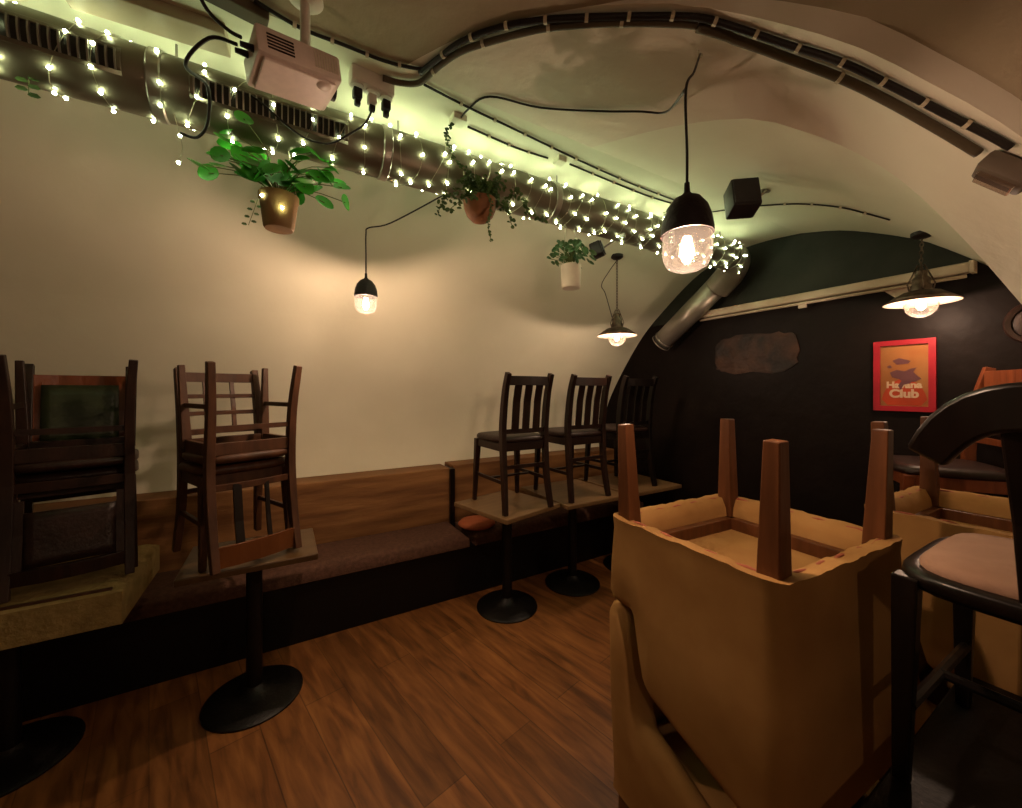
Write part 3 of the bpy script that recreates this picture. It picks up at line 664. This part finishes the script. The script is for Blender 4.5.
# arch-edge light fixture at right
p = onceil(1004, 162, .0); q = onceil(1000, 162, .03)
t = thing('wall_lamp', 'grey metal lamp housing at the end of the conduit on the pink-lit arch', 'lamp', onceil(1018, 162, .03))
nrm = (onceil(1018, 162, .03) - onceil(1018, 162, 0)).normalized()
rot = nrm.to_track_quat('Z', 'Y').to_matrix()
MB().box((0, 0, 0), (.085, .12, .05), rot=rot, bev=.01).build('housing', 'grey_metal', t, smooth=True, angle=30)
MB().box(rot @ Vector((0, 0, .03)), (.06, .09, .012), rot=rot, bev=.004).build('diffuser', 'glass_pink', t)

# ------------------------------------------------------------ pendant lamps
def light(name, loc, power, col, parent, r=.02):
    d = bpy.data.lights.new(name, 'POINT'); d.energy = power; d.color = col; d.shadow_soft_size = r
    o = bpy.data.objects.new(name, d); C.objects.link(o); o.location = loc; o.parent = parent; return o
def pendant(loc, label, r=.064, power=PENDANT_W, h=.2):
    """origin at the cap base plane; glass below, cap above"""
    t = thing('pendant_lamp', label, 'pendant lamp', loc, 0, 'black cap glass pendants'); k = r / .064
    MB().lathe([(r, 0), (r * 1.0, .012 * k), (r * .93, .042 * k), (r * .78, .070 * k), (r * .52, .092 * k), (r * .24, .102 * k), (r * .12, .110 * k), (r * .1, .135 * k),
                (r * .07, .135 * k), (r * .07, .10 * k), (r * .48, .086 * k), (r * .72, .064 * k), (r * .88, .040 * k), (r * .95, .010 * k), (r * .96, 0)], n=40).build('cap', 'cap', t, smooth=True, angle=50)
    MB().lathe([(r * .93, .012 * k), (r * .95, -.036 * k), (r * .92, -.062 * k), (r * .76, -.082 * k), (r * .5, -.091 * k), (r * .02, -.093 * k)], n=40, caps=False).build('glass_shade', 'glass_pink', t, smooth=True)
    MB().lathe([(.014, .05 * k), (.017, .04 * k), (.017, .0)], n=16).build('socket', 'lamp_metal', t, smooth=True)
    MB().lathe([(.012, .0), (.016, -.01 * k), (.026 * k, -.03 * k), (.028 * k, -.045 * k), (.022 * k, -.065 * k), (.008, -.078 * k), (.001, -.08 * k)], n=20, caps=False).build('bulb_glass', 'glass', t, smooth=True)
    mb = MB()
    for i in range(6):
        a = i * PI / 3; mb.tube([(.006 * math.cos(a), .006 * math.sin(a), -.005), (.016 * k * math.cos(a), .016 * k * math.sin(a), -.055 * k)], .0034 * k, 6)
    mb.build('filament', 'filament', t)
    light('bulb_light', (0, 0, -.035 * k), power, WARM, t, .018)
    return t
A = ray(687, 235) * .92 + EYE
PA = pendant(A, 'large near pendant lamp with black cap and clear glass, left of the loudspeaker', r=.058)
hook = onceil(700, 52, .0)
kn = Vector((A.x, A.y, 0)) ; kink = EYE + ray(684, 96) * .94; kink.x, kink.y = A.x - .002, A.y
cable('pendant_cord', None, .0032, 'black cord holding the large pendant, knotted to a ceiling hook', part_of=PA, pts=[A + Vector((0, 0, .12)), A + Vector((.0, 0, .2)), Vector((A.x - .004, A.y, kink.z)), kink.lerp(hook, .5) + Vector((0, 0, -.01)), hook - Vector((0, 0, .006))])
P1 = [Vector((A.x - .004, A.y, kink.z)), onceil(668, 101, .04), onceil(640, 106, .02), onceil(600, 109, .008), onceil(540, 106, .006), onceil(490, 95, .006), onceil(468, 108, .006), J1 + Vector((0, 0, -.01))]
cable('ceiling_cable', None, .0038, 'black cord sagging from the pendant hook to the junction box', pts=P1)
hk = thing('ceiling_hook', 'small metal ring hook in the ceiling above the large pendant', 'hook', hook)
MB().tube([(.010 * math.sin(2 * PI * i / 12), 0, -.006 + .010 * math.cos(2 * PI * i / 12)) for i in range(13)], .002, 6).build('ring', 'clip', hk)
B = ray(366, 297) * 2.0 + EYE
PB = pendant(B, 'small far pendant lamp with black cap glowing in front of the pale left wall', r=.057, power=44)
bt = EYE + ray(367, 228) * 2.0; att = on_duct(.63, -1.9, .0)
cable('pendant_cord', None, .0035, 'black cord running from the duct and bending down to the small far pendant', part_of=PB, pts=[B + Vector((0, 0, .12)), B + Vector((0, 0, .2)), Vector((B.x, B.y, bt.z - .03)), Vector((B.x + .012, B.y - .01, bt.z)), Vector((B.x + .1, B.y - .1, bt.z + .01)), att])

pendant(Vector((-.1, -.9, 1.98)), 'pendant lamp with black cap hanging in the near bay away from the fairy lights', r=.058, power=17)
MB().tube([(-.1, -.9, 2.11), (-.1, -.9, ceilz(-.1, -.9))], .0032, 8).build('cord', 'cable', bpy.data.objects['pendant_lamp.002']).location = (.1, .9, -1.98)
def enamel(loc, label, top, r=.145, power=ENAMEL_W, tilt=0):
    t = thing('enamel_lamp', label, 'pendant lamp', loc, 0, 'enamel shade lamps')
    MB().lathe([(.035, .052), (.075, .045), (.105, .025), (r, .0), (r + .003, .001), (.106, .030), (.076, .050), (.036, .058)], n=48, caps=False).build('shade', 'enamel', t, smooth=True)
    MB().lathe([(.037, .050), (.077, .0465), (.107, .029), (r + .003, .003), (.104, .036), (.074, .056), (.037, .066)], n=48, caps=False).build('shade_cover', 'lamp_metal', t, smooth=True)
    MB().lathe([(.064, .044), (.067, .015), (.067, -.012), (.058, -.044), (.038, -.066), (.014, -.075), (.001, -.076)], n=32, caps=False).build('glass_globe', 'glass_pink', t, smooth=True)
    MB().lathe([(.040, .056), (.042, .09), (.035, .10), (.036, .125), (.024, .14), (.024, .165), (.010, .175)], n=24).build('lamp_housing', 'lamp_metal', t, smooth=True, angle=50)
    mb = MB()
    for i in range(4):
        a = i * PI / 2 + .4; mb.tube([(.042 * math.cos(a), .042 * math.sin(a), .06), (.052 * math.cos(a), .052 * math.sin(a), .10), (.012 * math.cos(a), .012 * math.sin(a), .20)], .0035, 6)
    mb.build('cage', 'lamp_metal', t, smooth=True)
    MB().ball((0, 0, -.012), .020, 2, (1, 1, 1.3)).build('bulb', 'bulb_glow', t, smooth=True)
    MB().lathe([(.010, .06), (.012, .02)], n=12).build('bulb_socket', 'white_plastic', t)
    light('bulb_light', (0, 0, -.045), power, WARM, t, .02)
    z = .19; top_z = top[2] - loc[2]; i = 0; mb = MB(); off = Vector(top) - Vector(loc)
    while z < top_z - .01:
        f = (z - .19) / max(.01, top_z - .19); c = Vector((off.x * f, off.y * f, z + .012)); ang = (i % 2) * PI / 2
        mb.tube([c + Vector((.007 * math.sin(2 * PI * k / 8) * math.cos(ang), .007 * math.sin(2 * PI * k / 8) * math.sin(ang), .013 * math.cos(2 * PI * k / 8))) for k in range(9)], .0025, 5)
        z += .021; i += 1
    mb.build('chain', 'lamp_metal', t)
    mb = MB(); mb.lathe([(.045, -.0), (.045, -.018), (.03, -.03), (.01, -.034)], Vector(top) - Vector(loc), 24); mb.build('ceiling_rose', 'black', t, smooth=True, angle=50)
    return t
LA = ray(617, 336) * 2.95 + EYE
zt = Vector((LA.x, LA.y, ceilz(LA.x, LA.y)))
enamel(LA, 'enamel shade lamp on a chain, farther one, against the pale wall near the duct end', zt)
cable('lamp_cable', None, .003, 'thin cable looping beside the chain of the farther enamel lamp', pts=[zt + Vector((0, 0, -.04)), zt + Vector((-.05, .03, -.12)), zt + Vector((-.09, .07, -.22)), zt + Vector((-.07, .05, -.29)), LA + Vector((-.03, .02, .14))])
LB = ray(921, 303) * 2.05 + EYE
zt = Vector((LB.x + .02, LB.y, ceilz(LB.x, LB.y)))
enamel(LB, 'enamel shade lamp glowing in front of the black wall above the red framed poster', zt)

# ------------------------------------------------------------ loudspeakers
def speaker(loc, rz, label, sz=(.125, .11, .145), hang=None, tilt=-.25):
    t = thing('loudspeaker', label, 'loudspeaker', loc, rz); Rm = Matrix.Rotation(tilt, 3, 'X')
    MB().box((0, 0, 0), sz, rot=Rm, bev=.01).build('cabinet', 'black', t, smooth=True, angle=30)
    MB().box(Rm @ Vector((0, -sz[1] / 2 - .003, 0)), (sz[0] * .88, .006, sz[2] * .88), rot=Rm, bev=.002).build('front_grille', 'cap', t)
    if hang:
        h = Vector(hang) - Vector(loc); h = Matrix.Rotation(-rz, 3, 'Z') @ h
        MB().tube([(sz[0] / 2, 0, 0), (sz[0] / 2 + .03, .0, .02), h], .006, 8).build('bracket', 'galv', t); MB().box(h, (.05, .05, .01)).build('bracket_plate', 'galv', t)
p = EYE + ray(742, 199) * 1.86
hp = onceil(766, 190, .0); speaker(p, R(-40), 'black loudspeaker mounted under the vault right of the large pendant', hang=hp)
p = EYE + ray(597, 250) * 2.42
speaker(p, R(35), 'small black loudspeaker behind the white potted plant below the duct', (.085, .07, .085), hang=on_duct(p.x, -1.2, 0), tilt=-.3)

# ------------------------------------------------------------ hanging plants
def leaf_disc(mb, c, n, up, L, W, k=8, fold=.15):
    n = n.normalized(); x = up - n * up.dot(n); x = x.normalized() if x.length > 1e-4 else n.orthogonal().normalized(); y = n.cross(x)
    ctr = mb._v(c + n * -.08 * L); ring = [mb._v(c + x * (math.cos(2 * PI * i / k) * L / 2) + y * (math.sin(2 * PI * i / k) * W / 2) + n * fold * W * abs(math.sin(2 * PI * i / k))) for i in range(k)]
    for i in range(k): mb.bm.faces.new((ctr, ring[i], ring[(i + 1) % k]))
# pilea
P = EYE + ray(279, 213) * 1.44
t = thing('potted_pilea', 'bright green round-leaved plant in an ochre clay pot hanging under the duct', 'potted plant', P)
MB().lathe([(.045, -.062), (.050, -.055), (.062, .040), (.066, .045), (.066, .062), (.060, .062), (.056, .045)], n=32).build('pot', 'terracotta', t, smooth=True, angle=40)
MB().lathe([(.056, .045), (.03, .052), (.005, .054)], n=20).build('soil', 'soil', t)
rr = random.Random(11); lf, st = MB(), MB()
for i in range(64):
    a = rr.uniform(0, 2 * PI); e = rr.uniform(.2, 1.25); Lr = rr.uniform(.06, .215)
    c = Vector((math.cos(a) * Lr * (1.25 - .4 * e), math.sin(a) * Lr * .7 - .02, .065 + Lr * .75 * e))
    if i % 5 == 0: c.x = abs(c.x) + .02; c.z -= .01
    st.tube(catmull([(0, 0, .05), (c.x * .4, c.y * .4, .05 + c.z * .6), tuple(c)], 3), .0018, 5)
    nn = Vector((rr.uniform(-.5, .5), rr.uniform(-1, -.1), rr.uniform(.0, .9)))
    leaf_disc(lf, c, nn, Vector((math.cos(a), 0, rr.uniform(-.6, .4))), rr.uniform(.055, .080), rr.uniform(.048, .068), 12, .08)
st.build('stems', 'stem', t); lf.build('leaves', 'leaf', t, smooth=True, normals=False)
mb = MB(); mc = MB()
for s0 in (-.065,):
    q = [Vector((s0, -.01, .03)) + Vector((-.004 * i, .0, -.014 * i)) for i in range(8)]; mb.tube(q, .0012, 5)
    for j, c in enumerate(q): leaf_disc(mc, c + Vector((.012 * (-1) ** j, -.004, 0)), Vector((.2, -1, .3)), Vector((1, 0, .2)), .018, .012, 6)
mb.build('trailing_stem', 'stem', t); mc.build('trailing_leaves', 'leaf_dark', t)
for s in (-1, 1): MB().tube([(s * .058, 0, .06), (s * .03, PV - P.y, PH - P.z - PR)], .0015, 5).build('hanging_cord', 'wire', t)
# trailing plant in a half-round clay pot
P = EYE + ray(480, 207) * 1.66
t = thing('trailing_plant', 'small-leaved trailing plant in a rounded orange clay pot in front of the duct', 'potted plant', P)
MB().lathe([(.010, -.068), (.035, -.060), (.056, -.038), (.068, -.008), (.072, .025), (.068, .025), (.060, .012)], n=32).build('pot', 'terracotta2', t, smooth=True, angle=50)
MB().lathe([(.060, .012), (.03, .02), (.004, .022)], n=20).build('soil', 'soil', t)
lf, st = MB(), MB()
ir = rr
def vine(pts, n, spread=.018, size=.02):
    Q = resample(catmull(pts, 6), n); st.tube(Q, .0015, 5)
    for c in Q:
        for _ in range(3):
            o_ = Vector((ir.uniform(-1, 1), ir.uniform(-1, .3), ir.uniform(-1, 1))) * spread
            leaf_disc(lf, c + o_, Vector((ir.uniform(-.5, .5), -1, ir.uniform(-.2, .8))), Vector((ir.uniform(-1, 1), 0, ir.uniform(-1, 1))), size * ir.uniform(.7, 1.3), size * .7, 6)
W = lambda x, y, z=1.6: (EYE + ray(x, y) * z) - P
vine([(0, 0, .02), (-.05, -.02, .10), W(455, 160, 1.62), W(446, 135, 1.62), J1 + Vector((-.02, 0, -.02)) - P], 26, .010, .017)
for _ in range(18):
    a = ir.uniform(0, 2 * PI); L_ = ir.uniform(.05, .12)
    vine([(0, 0, .02), (math.cos(a) * L_ * .6, math.sin(a) * L_ * .3 - .02, .06 + ir.uniform(0, .03)), (math.cos(a) * L_, math.sin(a) * L_ * .3 - .03, .06 + ir.uniform(-.03, .06))], 10, .016, .022)
vine([(.0, -.02, .02), (.09, -.05, .02), W(516, 190), W(528, 212), W(545, 222)], 26, .014, .020)
vine([(.0, -.02, .02), (.075, -.05, .0), W(506, 208, 1.58), W(512, 226, 1.58)], 14, .014, .02)
vine([(-.0, -.02, .02), (-.09, -.05, .02), W(447, 197, 1.58), W(438, 212, 1.58)], 20, .016, .02)
vine([(-.0, -.03, .02), (-.08, -.06, .0), W(455, 205, 1.56), W(447, 212, 1.56)], 14, .016, .022)
vine([(.0, -.07, .02), (.01, -.085, -.03), W(488, 222, 1.55), W(491, 240, 1.55)], 14, .006, .013)
st.build('stems', 'stem', t); lf.build('leaves', 'leaf_dark', t, normals=False)
for s in (-1, 1): MB().tube([(s * .066, 0, .024), (s * .03, PV - P.y - .04, PH - P.z + PR * .85)], .0015, 5).build('hanging_cord', 'wire', t)
# plant in white pot
P = EYE + ray(571, 277) * 2.10
t = thing('potted_bush', 'leafy green plant in a white ceramic pot hanging below the duct', 'potted plant', P)
MB().lathe([(.046, -.062), (.050, -.058), (.054, .058), (.054, .062), (.048, .062), (.046, .05)], n=32).build('pot', 'white_pot', t, smooth=True, angle=40)
MB().lathe([(.046, .05), (.004, .054)], n=20).build('soil', 'soil', t)
lf, st = MB(), MB()
for i in range(85):
    a = rr.uniform(0, 2 * PI); e = rr.uniform(0, 1); Lr = rr.uniform(.04, .14)
    c = Vector((math.cos(a) * Lr, math.sin(a) * Lr * .7, .07 + .13 * e * (1 - (Lr / .2) ** 2)))
    if i % 3 == 0: st.tube([(0, 0, .05), (c.x * .5, c.y * .5, c.z * .8 + .01), tuple(c)], .0015, 4)
    leaf_disc(lf, c, Vector((rr.uniform(-.6, .6), -1, rr.uniform(0, .8))), Vector((math.cos(a), 0, rr.uniform(-.8, .3))), rr.uniform(.035, .055), rr.uniform(.02, .032), 8, .2)
st.build('stems', 'stem', t); lf.build('leaves', 'leaf_mid', t, normals=False)
for s in (-1, 1): MB().tube([(s * .05, 0, .06), (s * .03, PV - P.y, PH - P.z - PR)], .0015, 5).build('hanging_cord', 'wire', t)
# little sprig below the near duct end
P = on_duct(-.62, -1.4, .0); t = thing('hanging_sprig', 'tiny green sprig dangling under the duct at the left edge', 'plant', P); mb, mc = MB(), MB()
q = [Vector((0, 0, -.012 * i)) for i in range(5)]; mb.tube(q, .0012, 5)
for j, c in enumerate(q): leaf_disc(mc, c + Vector((.012 * (-1) ** j, -.004, 0)), Vector((.2, -1, .3)), Vector((1, 0, .2)), .026, .018, 6)
mb.build('stem', 'stem', t); mc.build('leaves', 'leaf_dark', t)

# ------------------------------------------------------------ end wall: screen casing, poster, round vent
t = thing('projection_screen', 'pale rolled-up projection screen casing across the black end wall', 'projection screen', (E - .06, 1.335, 2.20))
MB().beam((0, -.79, .012), (0, .78, .012), .055, .055, side=(1, 0, 0)).build('casing', 'screen', t, bevel=.012)
MB().tube([(-.012, -.77, -.032), (-.012, .75, -.032)], .010, 10).build('pull_bar', 'screen', t, smooth=True)
for y in (-.79, .78): MB().box((0, y, .012), (.06, .02, .065), bev=.004).build('end_cap', 'screen', t)
for y in (-.5, .6): MB().box((.03, y, .02), (.05, .04, .04), bev=.004).build('wall_bracket', 'screen', t)
MB().box((-.012, -.02, -.052), (.014, .05, .025), bev=.003).build('pull_tab', 'screen', t)
MB().prism([(-.58, -.02), (-.42, -.02), (-.50, -.10)], .02, .05, 'x').build('bracket_web', 'screen', t)
pz, py = 1.655, .822
t = thing('framed_poster', 'red framed orange poster hanging on the black wall under the enamel lamp', 'poster', (E, py, pz))
W_, H_ = .268, .42; fr = .030
mb = MB()
for (c, d) in (((-.010, 0, H_ / 2 - fr / 2), (.02, W_, fr)), ((-.010, 0, -H_ / 2 + fr / 2), (.02, W_, fr)), ((-.010, W_ / 2 - fr / 2, 0), (.02, fr, H_ - 2 * fr)), ((-.010, -W_ / 2 + fr / 2, 0), (.02, fr, H_ - 2 * fr))): mb.box(c, d)
mb.build('frame', 'red_frame', t)
MB().box((-.004, 0, 0), (.006, W_ - 2 * fr, H_ - 2 * fr)).build('print', 'paper', t)
mb = MB(); mb.prism([(-.072 + .0, -.175)] + [(-.10 * math.cos(PI * i / 14), -.175 + .155 * math.sin(PI * i / 14)) for i in range(1, 14)] + [(.072, -.175)], -.0082, -.0072, 'x'); mb.build('red_field', 'print_red', t)
mb = MB(); mb.prism([(.062, .02), (.03, .035), (-.005, .025), (-.03, .04), (-.055, .045), (-.04, .02), (-.06, -.005), (-.075, -.02), (-.05, -.035), (0, -.045), (.02, -.02), (.05, -.01)], -.0092, -.0083, 'x')
mb.prism([(.012, -.035), (-.035, -.03), (-.03, -.045), (.0, -.055), (.012, -.085), (.024, -.06)], -.0120, -.0116, 'x'); mb.build('violet_shape', 'print_violet', t)
mb = MB(); mb.prism([(.05, .09), (.02, .105), (-.03, .085), (-.02, .07), (.03, .065)], -.0092, -.0083, 'x'); mb.prism([(.075, .055), (.06, .065), (.05, .05), (.065, .045)], -.0092, -.0083, 'x'); mb.build('faded_mark', 'print_violet', t)
def text(s, size, y, z, nm='lettering'):
    cu = bpy.data.curves.new('t', 'FONT'); cu.body = s; cu.size = size; cu.align_x = 'CENTER'; cu.extrude = .0004; cu.offset = size * .045
    o = bpy.data.objects.new('t', cu); C.objects.link(o); bpy.context.view_layer.update()
    me = bpy.data.meshes.new_from_object(o.evaluated_get(bpy.context.evaluated_depsgraph_get())); bpy.data.objects.remove(o)
    me.materials.append(M['print_white']); q = bpy.data.objects.new(nm, me); C.objects.link(q); q.parent = t
    q.matrix_local = Matrix.Translation((-.0105, y, z)) @ Matrix(((0, 0, -1, 0), (-1, 0, 0, 0), (0, 1, 0, 0), (0, 0, 0, 1))); return q
text('Havana', .052, 0, -.072); text('Club', .066, 0, -.128)
MB().box((-.0125, 0, 0), (.001, W_ - 2 * fr, H_ - 2 * fr)).build('glazing', 'glass', t)
t = thing('round_wall_plate', 'dark round ringed plate on the end wall at the right edge', 'wall plate', (E, .345, 1.90))
def ringx(r0, r1, x0, nm):
    mb = MB(); mb.T = Matrix.Rotation(-PI / 2, 4, 'Y'); mb.lathe([(r0, 0), (r0, x0 * .7), ((r0 * .93), x0), (r1, x0 * .6), (r1 * .98, .002)], n=36, caps=(nm == 'disc')); mb.build(nm, 'dark_leather', t, smooth=True, angle=50)
ringx(.11, .085, .022, 'rim'); ringx(.08, .01, .006, 'disc')

# ------------------------------------------------------------ sub-parts: pieces that belong to a part go one level deeper
SUB = {'soil': 'pot', 'edge_tape': 'upholstery_shell', 'seat_pad': 'seat_frame', 'trailing_leaves': 'trailing_stem', 'glazing': 'frame', 'lettering': 'print',
       'red_field': 'print', 'violet_shape': 'print', 'faded_mark': 'print', 'filament': 'bulb_glass', 'pipe_lip': 'branch_pipe', 'pipe_mouth_shade': 'branch_pipe',
       'socket_outlet': 'socket_box', 'foot': 'bottom_plate', 'underside_webbing': 'underside_frame', 'shade_cover': 'shade', 'front_grille': 'cabinet', 'bracket_plate': 'bracket'}
for root in [o for o in bpy.data.objects if o.parent is None]:
    kids = list(root.children)
    for k in kids:
        want = SUB.get(k.name.split('.')[0])
        host = next((h for h in kids if h.name.split('.')[0] == want), None)
        if want and host: k.parent = host
